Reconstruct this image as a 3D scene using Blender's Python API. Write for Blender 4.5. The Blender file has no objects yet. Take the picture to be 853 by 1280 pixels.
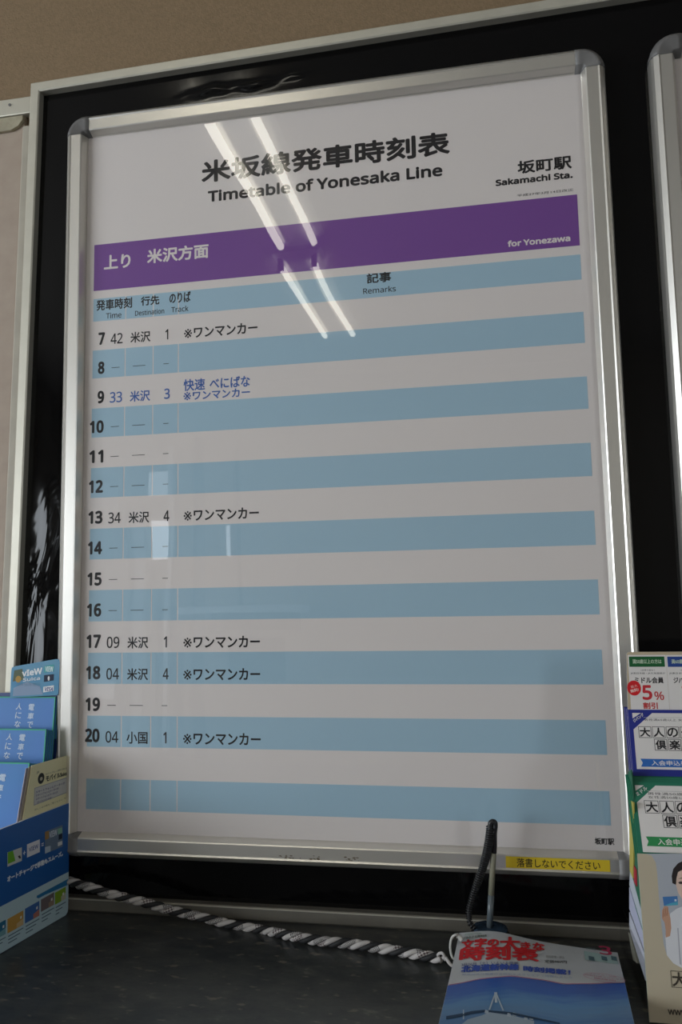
import bpy, math, random, os
import numpy as np
from mathutils import Vector, Matrix
random.seed(7)
S = bpy.context.scene
COL = S.collection

# ------------------------------------------------------------------ camera
F = 971.06                                   # focal length in pixels of the 853x1280 frame
RV = np.array([-0.10412221, 0.17764741, -0.02855761])
CP = np.array([0.5224172, -0.9774974, 0.27757748])
def _rot(v):
    th = np.linalg.norm(v); k = v/th
    K = np.array([[0, -k[2], k[1]], [k[2], 0, -k[0]], [-k[1], k[0], 0]])
    return np.eye(3)+math.sin(th)*K+(1-math.cos(th))*K@K
RM = _rot(RV) @ np.array([[1, 0, 0], [0, 0, -1], [0, 1, 0]], float)   # world -> camera (x right, y down, z ahead)
cd = bpy.data.cameras.new('camera'); cam = bpy.data.objects.new('camera', cd); COL.objects.link(cam)
M = Matrix.Identity(4)
for i in range(3):
    M[i][0] = RM[0][i]; M[i][1] = -RM[1][i]; M[i][2] = -RM[2][i]; M[i][3] = CP[i]
cam.matrix_world = M
cd.sensor_fit = 'VERTICAL'; cd.sensor_height = 36.0; cd.lens = F/1280*36.0; cd.clip_start = 0.02
S.camera = cam

# ------------------------------------------------------------------ colour management, world, daylight
S.view_settings.view_transform = 'Standard'; S.view_settings.look = 'None'
S.view_settings.gamma = 1.0; S.view_settings.use_curve_mapping = False
S.view_settings.exposure = 0.50
try:
    S.cycles.use_denoising = True; S.cycles.max_bounces = 8; S.cycles.sample_clamp_indirect = 4.0
    S.cycles.caustics_reflective = False; S.cycles.caustics_refractive = False
except Exception: pass
wd = bpy.data.worlds.new('overcast_sky'); S.world = wd; wd.use_nodes = True
bg = wd.node_tree.nodes['Background']; bg.inputs[0].default_value = (0.86, 0.93, 1.0, 1); bg.inputs[1].default_value = 6.5
ROOM = dict(x0=-2.9, x1=3.4, y0=-5.0, y1=0.034, z0=-0.99, z1=2.0)
def portal(name, loc, rot, sx, sy):
    l = bpy.data.lights.new(name, 'AREA'); l.shape = 'RECTANGLE'; l.size = sx; l.size_y = sy; l.cycles.is_portal = True
    o = bpy.data.objects.new(name, l); COL.objects.link(o); o.location = loc; o.rotation_euler = rot
LW = (-3.9, -0.9, -0.25, 1.25)                # left wall opening: y0,y1,z0,z1
portal('window_daylight', (ROOM['x0']-.05, (LW[0]+LW[1])/2, (LW[2]+LW[3])/2), (0, -math.pi/2, 0), LW[3]-LW[2], LW[1]-LW[0])
TUBE_POWER = 6.5
RWN = (-4.1, -3.2, 0.15, 1.4)               # right wall opening, unseen, added to brighten faces turned right
portal('window_daylight', (ROOM['x1']+.05, (RWN[0]+RWN[1])/2, (RWN[2]+RWN[3])/2), (0, math.pi/2, 0), RWN[3]-RWN[2], RWN[1]-RWN[0])

# ------------------------------------------------------------------ helpers
def lin(h):
    if isinstance(h, tuple): return h
    h = h.lstrip('#'); v = [int(h[i:i+2], 16)/255 for i in (0, 2, 4)]
    return tuple(c/12.92 if c <= .04045 else ((c+.055)/1.055)**2.4 for c in v)
MATS = {}
def mat(name, col=(.5, .5, .5), rough=.5, metal=0, spec=.5, bump=None, mottle=None, emit=None, coat=0):
    if name in MATS: return MATS[name]
    m = bpy.data.materials.new(name); m.use_nodes = True; MATS[name] = m
    nt = m.node_tree; N = nt.nodes; b = N['Principled BSDF']; c = lin(col)
    b.inputs['Base Color'].default_value = (*c, 1); b.inputs['Roughness'].default_value = rough
    b.inputs['Metallic'].default_value = metal; b.inputs['Specular IOR Level'].default_value = spec
    b.inputs['Coat Weight'].default_value = coat
    tc = N.new('ShaderNodeTexCoord')
    if mottle:                                  # (scale, second colour, amount, detail)
        n = N.new('ShaderNodeTexNoise'); n.inputs['Scale'].default_value = mottle[0]; n.inputs['Detail'].default_value = mottle[3] if len(mottle) > 3 else 6
        nt.links.new(tc.outputs['Object'], n.inputs['Vector'])
        mr = N.new('ShaderNodeMapRange'); mr.inputs[1].default_value = .35; mr.inputs[2].default_value = .65; mr.inputs[4].default_value = mottle[2]
        nt.links.new(n.outputs['Fac'], mr.inputs[0])
        mx = N.new('ShaderNodeMix'); mx.data_type = 'RGBA'; mx.inputs[6].default_value = (*c, 1); mx.inputs[7].default_value = (*lin(mottle[1]), 1)
        nt.links.new(mr.outputs[0], mx.inputs[0]); nt.links.new(mx.outputs[2], b.inputs['Base Color'])
    if bump:                                    # (scale, strength, distance)
        n = N.new('ShaderNodeTexNoise'); n.inputs['Scale'].default_value = bump[0]; n.inputs['Detail'].default_value = 4
        nt.links.new(tc.outputs['Object'], n.inputs['Vector'])
        bp = N.new('ShaderNodeBump'); bp.inputs['Strength'].default_value = bump[1]; bp.inputs['Distance'].default_value = bump[2]
        nt.links.new(n.outputs['Fac'], bp.inputs['Height']); nt.links.new(bp.outputs[0], b.inputs['Normal'])
    if emit:
        b.inputs['Emission Color'].default_value = (*lin(emit[0]), 1); b.inputs['Emission Strength'].default_value = emit[1]
    return m
def ink(h, rough=.55):
    return mat('ink_'+(h.lstrip('#') if isinstance(h, str) else '_'.join('%02d' % round(c*99) for c in h)), h, rough, spec=.3)
def clear(name, rough=.0, ior=1.45, wave=None, tint=(1, 1, 1)):
    if name in MATS: return MATS[name]
    m = bpy.data.materials.new(name); m.use_nodes = True; MATS[name] = m; nt = m.node_tree; N = nt.nodes; N.clear()
    out = N.new('ShaderNodeOutputMaterial'); t = N.new('ShaderNodeBsdfTransparent'); t.inputs[0].default_value = (*tint, 1)
    g = N.new('ShaderNodeBsdfGlossy'); g.inputs['Roughness'].default_value = rough
    f = N.new('ShaderNodeFresnel'); f.inputs[0].default_value = ior
    mx = N.new('ShaderNodeMixShader')
    ge = N.new('ShaderNodeNewGeometry'); iv = N.new('ShaderNodeMath'); iv.operation = 'SUBTRACT'; iv.inputs[0].default_value = 1; fm = N.new('ShaderNodeMath'); fm.operation = 'MULTIPLY'
    nt.links.new(ge.outputs['Backfacing'], iv.inputs[1]); nt.links.new(f.outputs[0], fm.inputs[0]); nt.links.new(iv.outputs[0], fm.inputs[1])   # the outer face carries the sheet's whole reflection
    nt.links.new(fm.outputs[0], mx.inputs[0]); nt.links.new(t.outputs[0], mx.inputs[1]); nt.links.new(g.outputs[0], mx.inputs[2]); nt.links.new(mx.outputs[0], out.inputs[0])
    if wave:
        tc = N.new('ShaderNodeTexCoord'); n = N.new('ShaderNodeTexNoise'); n.inputs['Scale'].default_value = wave[0]; n.inputs['Detail'].default_value = 1
        bp = N.new('ShaderNodeBump'); bp.inputs['Strength'].default_value = 1; bp.inputs['Distance'].default_value = wave[1]
        nt.links.new(tc.outputs['Object'], n.inputs['Vector']); nt.links.new(n.outputs['Fac'], bp.inputs['Height'])
        nt.links.new(bp.outputs[0], g.inputs['Normal']); nt.links.new(bp.outputs[0], f.inputs['Normal'])
    return m

def link(name, me, parent=None, label=None):
    o = bpy.data.objects.new(name, me); COL.objects.link(o)
    if parent:
        o.parent = parent
        if parent.parent is None: o.matrix_parent_inverse = Matrix.Translation(-parent.location)
    if label: o['label'] = label
    return o
class MB:
    def __init__(s): s.v = []; s.f = []; s.m = []; s.mats = []; s.sm = []
    def mi(s, m):
        if m not in s.mats: s.mats.append(m)
        return s.mats.index(m)
    def add(s, vs, fs, m, smooth=False):
        b = len(s.v); i = s.mi(m); s.v += [tuple(map(float, p)) for p in vs]
        for f in fs: s.f.append(tuple(b+k for k in f)); s.m.append(i); s.sm.append(smooth)
        return s
    def box(s, a, b, m):
        x0, y0, z0 = a; x1, y1, z1 = b
        vs = [(x0, y0, z0), (x1, y0, z0), (x1, y1, z0), (x0, y1, z0), (x0, y0, z1), (x1, y0, z1), (x1, y1, z1), (x0, y1, z1)]
        return s.add(vs, [(0, 3, 2, 1), (4, 5, 6, 7), (0, 1, 5, 4), (1, 2, 6, 5), (2, 3, 7, 6), (3, 0, 4, 7)], m)
    def loft(s, rings, m, close=True, caps=True, smooth=False):
        n = len(rings[0]); vs = [p for r in rings for p in r]; fs = []
        for i in range(len(rings)-1):
            for j in range(n if close else n-1):
                k = (j+1) % n; fs.append((i*n+j, i*n+k, (i+1)*n+k, (i+1)*n+j))
        b = len(s.v); s.add(vs, fs, m, smooth)
        if caps and close:
            s.f.append(tuple(b+j for j in reversed(range(n)))); s.m.append(s.mi(m)); s.sm.append(False)
            s.f.append(tuple(b+(len(rings)-1)*n+j for j in range(n))); s.m.append(s.mi(m)); s.sm.append(False)
        return s
    def tube(s, pts, rad, m, n=10, smooth=True, caps=True):
        P = [np.array(p, float) for p in pts]; rad = rad if hasattr(rad, '__len__') else [rad]*len(P)
        up = np.array((0, 0, 1.)); rings = []; prev = None
        for i, p in enumerate(P):
            t = P[min(i+1, len(P)-1)]-P[max(i-1, 0)]; t /= (np.linalg.norm(t)+1e-12)
            if prev is None:
                a = np.cross(t, up if abs(t[2]) < .9 else (1, 0, 0))
            else: a = prev-t*np.dot(prev, t)
            a /= np.linalg.norm(a); b = np.cross(t, a); prev = a
            rings.append([p+rad[i]*(math.cos(2*math.pi*k/n)*a+math.sin(2*math.pi*k/n)*b) for k in range(n)])
        return s.loft(rings, m, True, caps, smooth)
    def build(s, name, parent=None, label=None):
        me = bpy.data.meshes.new(name); me.from_pydata(s.v, [], s.f)
        for m in s.mats: me.materials.append(m)
        me.polygons.foreach_set('material_index', s.m); me.polygons.foreach_set('use_smooth', s.sm); me.update()
        return link(name, me, parent, label)
def thing(name, label, cat, loc=(0, 0, 0), group=None):
    o = bpy.data.objects.new(name, None); COL.objects.link(o); o.location = loc; o.empty_display_size = .02
    tag(o, label, cat, group); return o
def tag(o, label, cat, group=None):
    o['label'] = label; o['category'] = cat
    if group: o['group'] = group
    return o
def struct(o, label=None):
    o['kind'] = 'structure'
    if label: o['label'] = label
    return o
def bevel(o, w, seg=2):
    md = o.modifiers.new('bevel', 'BEVEL'); md.width = w; md.segments = seg; md.limit_method = 'ANGLE'; return o

# a direction measured in the photograph, cut with a plane of the room
def ray(u, v):
    d = RM.T @ np.array([(u-426.5)/F, (v-640)/F, 1.]); return d/np.linalg.norm(d)
def at(u, v, x=None, y=None, z=None):
    d = ray(u, v); k = 0 if x is not None else 1 if y is not None else 2; t = ((x, y, z)[k]-CP[k])/d[k]; return CP+t*d
class Plane:
    """flat sheet: origin O, unit axes U (reading direction) and V (up the sheet)"""
    def __init__(s, O, U, V):
        s.O = np.array(O, float); s.U = np.array(U, float)/np.linalg.norm(U); V = np.array(V, float); V = V-s.U*np.dot(V, s.U); s.V = V/np.linalg.norm(V); s.N = np.cross(s.U, s.V)
    def __call__(s, u, v, h=0): return s.O+s.U*u+s.V*v+s.N*h
    def loc(s, px, py):
        d = ray(px, py); t = np.dot(s.O-CP, s.N)/np.dot(d, s.N); p = CP+t*d-s.O; return float(np.dot(p, s.U)), float(np.dot(p, s.V))
INTER = None
try:
    INTER = bpy.data.fonts.load(os.path.join(bpy.utils.resource_path('LOCAL'), 'datafiles', 'fonts', 'NotoSansHebrew-Regular.woff2'))
except Exception: INTER = None
_tc = {}
def glyphs(s, latin):
    key = (s, latin)
    if key not in _tc:
        c = bpy.data.curves.new('lettering', 'FONT'); c.body = s; c.size = 1; c.resolution_u = 3
        if latin and INTER: c.font = INTER
        o = bpy.data.objects.new('lettering', c); COL.objects.link(o)
        bpy.context.view_layer.update()
        e = o.evaluated_get(bpy.context.evaluated_depsgraph_get()); me = e.to_mesh()
        v = np.array([p.co[:2] for p in me.vertices]) if len(me.vertices) else np.zeros((1, 2)); f = [tuple(p.vertices) for p in me.polygons]
        e.to_mesh_clear(); bpy.data.objects.remove(o); bpy.data.curves.remove(c); _tc[key] = (v, f)
    return _tc[key]
class Print:
    """flat printing on a sheet given by surf(u, v, height)"""
    def __init__(s, surf, h=.00018): s.P = surf; s.mb = MB(); s.h = h; s.k = 0
    def lay(s): s.k += 1; return s.h+s.k*.000004
    def rect(s, u0, v0, u1, v1, c, n=1, m=None):
        h = s.lay(); vs = [s.P(u0+(u1-u0)*i/n, v0+(v1-v0)*j/n, h) for j in range(n+1) for i in range(n+1)]
        s.mb.add(vs, [(j*(n+1)+i, j*(n+1)+i+1, (j+1)*(n+1)+i+1, (j+1)*(n+1)+i) for j in range(n) for i in range(n)], m or ink(c)); return s
    def poly(s, uv, c):
        h = s.lay(); s.mb.add([s.P(u, v, h) for u, v in uv], [tuple(range(len(uv)))], ink(c)); return s
    def pxpoly(s, pts, c): return s.poly([s.P.loc(*p) for p in pts], c)
    def ell(s, u, v, a, b, c, n=24, ring=0):
        if not ring: return s.poly([(u+a*math.cos(2*math.pi*i/n), v+b*math.sin(2*math.pi*i/n)) for i in range(n)], c)
        h = s.lay(); vs = [s.P(u+(a-q)*math.cos(2*math.pi*i/n), v+(b-q)*math.sin(2*math.pi*i/n), h) for q in (0, ring) for i in range(n)]
        s.mb.add(vs, [(i, (i+1) % n, n+(i+1) % n, n+i) for i in range(n)], ink(c)); return s
    def frame(s, u0, v0, u1, v1, w, c):
        for a in ((u0, v0, u1, v0+w), (u0, v1-w, u1, v1), (u0, v0, u0+w, v1), (u1-w, v0, u1, v1)): s.rect(*a, c)
        return s
    def text(s, t, u0, v0, u1, v1, c, bold=0, latin=False, shear=0, rot=0):
        g, fs = glyphs(t, latin); lo = g.min(0); hi = g.max(0); d = hi-lo; d[d < 1e-6] = 1
        bold_u = bold; q = (g-lo)/d; w = u1-u0; hh = v1-v0
        X = u0+bold_u+q[:, 0]*(w-2*bold_u)+shear*q[:, 1]*hh; Y = v0+bold_u+q[:, 1]*(hh-2*bold_u)
        if rot:
            cx, cy = (u0+u1)/2, (v0+v1)/2; a = math.cos(rot); b = math.sin(rot); X, Y = cx+(X-cx)*a-(Y-cy)*b, cy+(X-cx)*b+(Y-cy)*a
        offs = [(0, 0)]+([(bold*math.cos(k*math.pi/4), bold*math.sin(k*math.pi/4)) for k in range(8)] if bold else [])
        base = s.lay(); m = ink(c)
        for i, (a, b) in enumerate(offs):
            s.mb.add([s.P(x+a, y+b, base+i*.0000006) for x, y in zip(X, Y)], fs, m)
        return s
    def quadtext(s, t, bl, br, tr, tl, c, bold=0, latin=False):
        # lettering stretched over four corners measured on the sheet
        g, fs = glyphs(t, latin); lo = g.min(0); d = g.max(0)-lo; d[d < 1e-6] = 1; q = (g-lo)/d
        A, B, C, D = [np.array(s.P.loc(*p)) for p in (bl, br, tr, tl)]
        W_ = ((1-q[:, 0])*(1-q[:, 1]))[:, None]*A+(q[:, 0]*(1-q[:, 1]))[:, None]*B+(q[:, 0]*q[:, 1])[:, None]*C+((1-q[:, 0])*q[:, 1])[:, None]*D
        base = s.lay(); m = ink(c); offs = [(0, 0)]+([(bold*math.cos(k*math.pi/4), bold*math.sin(k*math.pi/4)) for k in range(8)] if bold else [])
        for i, (a, b) in enumerate(offs): s.mb.add([s.P(x+a, y+b, base+i*.0000006) for x, y in W_], fs, m)
        return s
    def pxtext(s, t, bl, tr, c, **k):
        a = s.P.loc(*bl); b = s.P.loc(*tr); return s.text(t, a[0], a[1], b[0], b[1], c, **k)
    def build(s, name, parent, label=None): return s.mb.build(name, parent, label)
def card(P, uv, th, front, edge, name, parent=None, label=None):
    """a sheet or booklet of real thickness: outline uv on plane P, extending th behind it"""
    n = len(uv); a = [P(u, v, 0) for u, v in uv]; b = [P(u, v, -th) for u, v in uv]; mb = MB()
    mb.add(a, [tuple(range(n))], front); mb.add(b, [tuple(reversed(range(n)))], edge)
    mb.add(a+b, [(i, n+i, n+(i+1) % n, (i+1) % n) for i in range(n)], edge)
    return mb.build(name, parent, label)

# ------------------------------------------------------------------ shared materials
ALU = mat('anodised_aluminium', (.80, .77, .71), .36, .85, bump=(900, .05, .0003))
ALU2 = mat('painted_aluminium', (.64, .61, .515), .45, .5, mottle=(30, (.57, .54, .45), .6), bump=(300, .05, .0003))
CAP = mat('grey_plastic', (.16, .155, .15), .45)
PAPER = mat('poster_paper', (.80, .735, .70), .6, spec=.2)
WHITE = mat('white_paper', (.78, .77, .76), .6, spec=.2)

# ------------------------------------------------------------------ room shell
WALL = mat('tan_textured_wallpaper', (.26, .178, .100), .85, mottle=(220, (.21, .143, .078), .8), bump=(420, .5, .002))
RW = mat('plain_plaster', (.36, .33, .28), .8, mottle=(3, (.31, .28, .24), .6))
x0, x1, y0, y1, z0, z1 = (ROOM[k] for k in ('x0', 'x1', 'y0', 'y1', 'z0', 'z1'))
T = .1
struct(MB().box((x0-T, y1, z0-T), (x1+T, y1+T, z1+T), WALL).build('wall_back'), 'tan textured wall behind the notice boards')
b = MB(); a0, a1, c0, c1 = LW
b.box((x0-T, y0, z0), (x0, a0, z1), RW).box((x0-T, a1, z0), (x0, y1, z1), RW).box((x0-T, a0, z0), (x0, a1, c0), RW).box((x0-T, a0, c1), (x0, a1, z1), RW)
struct(b.build('wall_left'))
b = MB(); a0, a1, c0, c1 = RWN
b.box((x1, y0, z0), (x1+T, a0, z1), RW).box((x1, a1, z0), (x1+T, y1, z1), RW).box((x1, a0, z0), (x1+T, a1, c0), RW).box((x1, a0, c1), (x1+T, a1, z1), RW)
struct(b.build('wall_right'))
struct(MB().box((x0-T, y0-T, z0-T), (x1+T, y1, z0), mat('grey_floor_tile', (.16, .15, .14), .4, mottle=(8, (.11, .10, .10), .8))).build('floor'))
struct(MB().box((x0-T, y0-T, z1), (x1+T, y1, z1+T), mat('ceiling_board', (.34, .32, .29), .9, mottle=(60, (.28, .26, .24), .5))).build('ceiling'))
# far wall behind the camera, seen only as reflections in the clear cover: windows, pale strips imitated by openings, white frame bars
def mir(px, py): p = at(px, py, y=-y0); return p[0], p[2]
FAR = ((180, 592, 208, 622, .30), (181, 648, 208, 694, .42), (281, 652, 291, 692, .40), (318, 690, 321.5, 765, .40), (374, 690, 376.5, 765, .28), (183, 705, 188, 750, .25),
       (158, 640, 176, 1000, .10), (240, 545, 258, 1000, .055), (296, 560, 304, 770, .045), (98, 606, 150, 641, .10), (98, 655, 138, 700, .06), (96, 850, 140, 874, .16), (196, 760, 232, 960, .04), (262, 768, 380, 790, .035), (285, 800, 360, 850, .03))
openings = []
for p0_, p1_, q0_, q1_, tn in FAR:
    ax, az = mir(p0_, p1_); bx, bz = mir(q0_, q1_); openings.append((min(ax, bx), max(ax, bx), min(az, bz), max(az, bz), tn*(1.7 if tn > .2 else 2.0)))
xs = sorted(set([x0-T, x1+T]+[v for o in openings for v in o[:2]])); zs = sorted(set([z0, z1]+[v for o in openings for v in o[2:4]]))
b = MB()
for i in range(len(xs)-1):
    for j in range(len(zs)-1):
        cx, cz = (xs[i]+xs[i+1])/2, (zs[j]+zs[j+1])/2
        if not any(o[0] < cx < o[1] and o[2] < cz < o[3] for o in openings): b.box((xs[i], y0-T, zs[j]), (xs[i+1], y0, zs[j+1]), RW)
struct(b.build('wall_front'))
for k, o in enumerate(openings):      # tinted pane in each opening, its tint sets the reflection's brightness
    struct(MB().box((o[0], y0-.06, o[2]), (o[1], y0-.055, o[3]), clear('obscured_glass_%d' % round(o[4]*1000), .1, tint=(o[4],)*3)).build('window_%d' % (k+1)))
WF = mat('white_enamel_frame', (.78, .80, .82), .35)
for k, (p, q, d) in enumerate((((209, 560), (214, 940), .04), ((238, 760), (392, 766), .25), ((96, 840), (150, 848), .3))):
    ax, az = mir(*p); bx, bz = mir(*q)
    o = struct(MB().box((min(ax, bx), y0, min(az, bz)), (max(ax, bx), y0+d, max(az, bz)), WF).build('trim_%d' % (k+1)), 'white frame bar on the far wall across the room')
    bevel(o, .006)

# ------------------------------------------------------------------ ceiling lights (their tubes mirror in the cover)
def ceiling_light(xa, xb, ya, yb, label):
    t = thing('ceiling_light', label, 'light', ((xa+xb)/2, (ya+yb)/2, z1), 'twin tube ceiling lights')
    b = MB(); w = .075; xc = (xa+xb)/2
    b.loft([[(xc-.13, y, z1-.001), (xc-.05, y, z1-.045), (xc+.05, y, z1-.045), (xc+.13, y, z1-.001)] for y in (ya-.03, yb+.03)], mat('lamp_housing', (.75, .74, .70), .4))
    b.build('housing', t)
    for x in (xa, xb):
        MB().tube([(x, ya, 1.945), (x, yb, 1.945)], .0165, mat('fluorescent_tube', (.9, .9, .85), .4, emit=((1.0, .95, .82), TUBE_POWER)), 14).build('tube', t)
        for y in (ya-.012, yb+.012): MB().box((x-.014, y-.012, 1.925), (x+.014, y+.012, z1-.02), CAP).build('socket', t)
ceiling_light(-.366, -.204, -2.48, -1.25, 'twin tube ceiling light nearer the notice board wall')
ceiling_light(-.416, -.243, -3.90, -2.68, 'twin tube ceiling light farther from the notice board wall')

# ------------------------------------------------------------------ counter
ZC = -.124
def granite():
    m = bpy.data.materials.new('dark_speckled_laminate'); m.use_nodes = True; nt = m.node_tree; N = nt.nodes; b = N['Principled BSDF']
    b.inputs['Roughness'].default_value = .30; b.inputs['Specular IOR Level'].default_value = .35
    tc = N.new('ShaderNodeTexCoord'); cur = None
    base = N.new('ShaderNodeTexNoise'); base.inputs['Scale'].default_value = 26; base.inputs['Detail'].default_value = 8; base.inputs['Roughness'].default_value = .7
    mp = N.new('ShaderNodeMapping'); mp.inputs['Rotation'].default_value = (0, 0, .5); mp.inputs['Scale'].default_value = (1, 2.2, 1)
    nt.links.new(tc.outputs['Object'], mp.inputs[0]); nt.links.new(mp.outputs[0], base.inputs['Vector'])
    r = N.new('ShaderNodeValToRGB'); e = r.color_ramp.elements; e[0].position = .38; e[0].color = (.027, .031, .034, 1); e[1].position = .62; e[1].color = (.056, .058, .054, 1)
    e2 = e.new(.70); e2.color = (.12, .12, .10, 1); nt.links.new(base.outputs[0], r.inputs[0])
    sp = N.new('ShaderNodeTexNoise'); sp.inputs['Scale'].default_value = 48; sp.inputs['Detail'].default_value = 3; nt.links.new(mp.outputs[0], sp.inputs['Vector'])
    r2 = N.new('ShaderNodeMapRange'); r2.inputs[1].default_value = .62; r2.inputs[2].default_value = .70; r2.inputs[4].default_value = .4; nt.links.new(sp.outputs[0], r2.inputs[0])
    mx = N.new('ShaderNodeMix'); mx.data_type = 'RGBA'; mx.inputs[7].default_value = (.30, .25, .18, 1); nt.links.new(r2.outputs[0], mx.inputs[0]); nt.links.new(r.outputs[0], mx.inputs[6])
    nt.links.new(mx.outputs[2], b.inputs['Base Color']); return m
t = thing('counter', 'dark speckled laminate counter below the notice board', 'counter', (.4, -.2, z0))
bevel(MB().box((-1.2, -.47, ZC-.032), (2.2, y1-.001, ZC), granite()).build('worktop', t), .004)
MB().box((-1.15, -.42, z0), (2.15, y1-.001, ZC-.032), mat('brown_cabinet', (.12, .09, .07), .5, mottle=(20, (.09, .07, .05), .7))).build('cabinet', t)

# ------------------------------------------------------------------ black notice board in its aluminium surround
def vinyl():
    m = bpy.data.materials.new('black_wrinkled_film'); m.use_nodes = True; nt = m.node_tree; N = nt.nodes; b = N['Principled BSDF']
    b.inputs['Base Color'].default_value = (.0028, .0027, .003, 1); b.inputs['Roughness'].default_value = .09; b.inputs['Specular IOR Level'].default_value = .26
    tc = N.new('ShaderNodeTexCoord')
    mp = N.new('ShaderNodeMapping'); mp.inputs['Scale'].default_value = (1.0, 1, .45); nt.links.new(tc.outputs['Object'], mp.inputs[0])
    n = N.new('ShaderNodeTexNoise'); n.inputs['Scale'].default_value = 17; n.inputs['Detail'].default_value = 3; n.inputs['Distortion'].default_value = .9; nt.links.new(mp.outputs[0], n.inputs['Vector'])
    a = N.new('ShaderNodeTexNoise'); a.inputs['Scale'].default_value = 5; nt.links.new(tc.outputs['Object'], a.inputs['Vector'])
    sx = N.new('ShaderNodeSeparateXYZ'); nt.links.new(tc.outputs['Object'], sx.inputs[0])
    m1 = N.new('ShaderNodeMapRange'); m1.inputs[1].default_value = .62; m1.inputs[2].default_value = .34; m1.interpolation_type = 'SMOOTHSTEP'; nt.links.new(sx.outputs['Z'], m1.inputs[0])
    m2 = N.new('ShaderNodeMapRange'); m2.inputs[1].default_value = .02; m2.inputs[2].default_value = -.03; nt.links.new(sx.outputs['X'], m2.inputs[0])
    mu = N.new('ShaderNodeMath'); mu.operation = 'MULTIPLY'; nt.links.new(m1.outputs[0], mu.inputs[0]); nt.links.new(m2.outputs[0], mu.inputs[1])
    ad = N.new('ShaderNodeMath'); ad.operation = 'ADD'; ad.inputs[1].default_value = .02; nt.links.new(mu.outputs[0], ad.inputs[0])
    h = N.new('ShaderNodeMath'); h.operation = 'MULTIPLY'; nt.links.new(n.outputs[0], h.inputs[0]); nt.links.new(ad.outputs[0], h.inputs[1])
    bp = N.new('ShaderNodeBump'); bp.inputs['Strength'].default_value = .7; bp.inputs['Distance'].default_value = .0045
    nt.links.new(h.outputs[0], bp.inputs['Height']); nt.links.new(bp.outputs[0], b.inputs['Normal']); return m
VIN = vinyl()
# surround corners, a little out of plumb
TLi = np.array((-.0915, 1.0235)); TRi = np.array((1.62, 1.0495)); BLi = np.array((-.1135, -.1075)); BRi = np.array((1.62, -.1075)); W = .0145
t = thing('notice_board', 'large black film-covered notice board with thin aluminium surround', 'notice board', (.4, .02, ZC))
# backing sheet as a gently buckled film
b = MB(); UX = list(np.linspace(0, .33, 170))+list(np.linspace(.33, 1, 26))[1:]; UZ = list(np.linspace(0, .92, 230))+list(np.linspace(.92, 1, 70))[1:]; nx, nz = len(UX)-1, len(UZ)-1; vs = []
for j in range(nz+1):
    for i in range(nx+1):
        u, v = UX[i], UZ[j]; p = (1-u)*(1-v)*BLi+u*(1-v)*BRi+(1-u)*v*TLi+u*v*TRi
        # creases: one long ridge above the timetable, small tucks along the left edge
        dz = 0
        cx, cz = p[0]-.22, p[1]-(.995+.05*(p[0]-.22)); q = .0025*math.sin(cx*40+.5)+.0008*math.sin(cx*170); dz += .0028*math.exp(-((cz+q)/.0055)**2)*math.exp(-(cx/.085)**4)*(1+.5*math.sin(cx*95))
        dz += .002*math.exp(-((p[0]+.07)/.012)**2)*(math.sin(p[1]*37)+1)*.5*(1 if p[1] < .45 else .15)
        vs.append((p[0], .0125-dz, p[1]))
b.add(vs, [(j*(nx+1)+i, j*(nx+1)+i+1, (j+1)*(nx+1)+i+1, (j+1)*(nx+1)+i) for j in range(nz) for i in range(nx)], VIN, True)
b.build('black_film', t)
MB().box((-.1, .0135, -.11), (1.62, .033, 1.02), mat('board_core', (.05, .045, .04), .8)).build('board_core', t)
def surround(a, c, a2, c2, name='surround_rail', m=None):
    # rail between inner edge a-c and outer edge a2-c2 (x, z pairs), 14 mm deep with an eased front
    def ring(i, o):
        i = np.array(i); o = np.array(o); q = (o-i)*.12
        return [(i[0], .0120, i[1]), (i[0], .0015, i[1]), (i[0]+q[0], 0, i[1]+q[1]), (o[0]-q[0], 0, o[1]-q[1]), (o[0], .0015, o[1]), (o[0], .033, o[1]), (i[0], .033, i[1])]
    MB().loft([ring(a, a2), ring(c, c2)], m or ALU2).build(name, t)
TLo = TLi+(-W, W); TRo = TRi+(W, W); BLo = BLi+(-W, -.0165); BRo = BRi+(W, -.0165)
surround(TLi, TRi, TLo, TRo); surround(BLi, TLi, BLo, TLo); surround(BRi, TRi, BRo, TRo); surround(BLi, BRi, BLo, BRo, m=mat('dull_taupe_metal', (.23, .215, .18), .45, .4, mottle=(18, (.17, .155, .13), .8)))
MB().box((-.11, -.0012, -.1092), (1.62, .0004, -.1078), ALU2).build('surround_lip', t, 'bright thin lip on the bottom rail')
# pale batten running down beside the board and the neighbouring board's rail
t = thing('wall_batten', 'pale cream batten down the left side of the black board', 'batten', (-.12, .03, .4))
o = MB().loft([[(-.1290, .033, .985), (-.1290, .018, .985), (-.108, .018, .985), (-.108, .033, .985)], [(-.150, .033, ZC+.001), (-.150, .018, ZC+.001), (-.130, .018, ZC+.001), (-.130, .033, ZC+.001)]], mat('cream_batten', (.46, .42, .34), .6, mottle=(25, (.36, .32, .26), .6))).build('batten_strip', t); bevel(o, .002)
t = thing('side_notice_board', 'beige panel with an aluminium top rail at the left edge', 'notice board', (-.3, .03, ZC))
o = MB().loft([[(x, .033, 1.0057), (x, .020, 1.0057), (x, .020, 1.0325), (x, .033, 1.0325)] for x in (-.60, -.1075)], ALU2).build('top_rail', t); bevel(o, .0015)
b = MB(); b.tube([(-.152, .0205, 1.0225), (-.152, .0190, 1.0225)], .0022, CAP, 12); b.build('screw', t)
MB().box((-.60, .027, ZC+.001), (-.1305, .0335, 1.0057), mat('beige_panel', (.42, .34, .27), .7, mottle=(35, (.36, .28, .22), .6))).build('panel', t)
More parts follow.
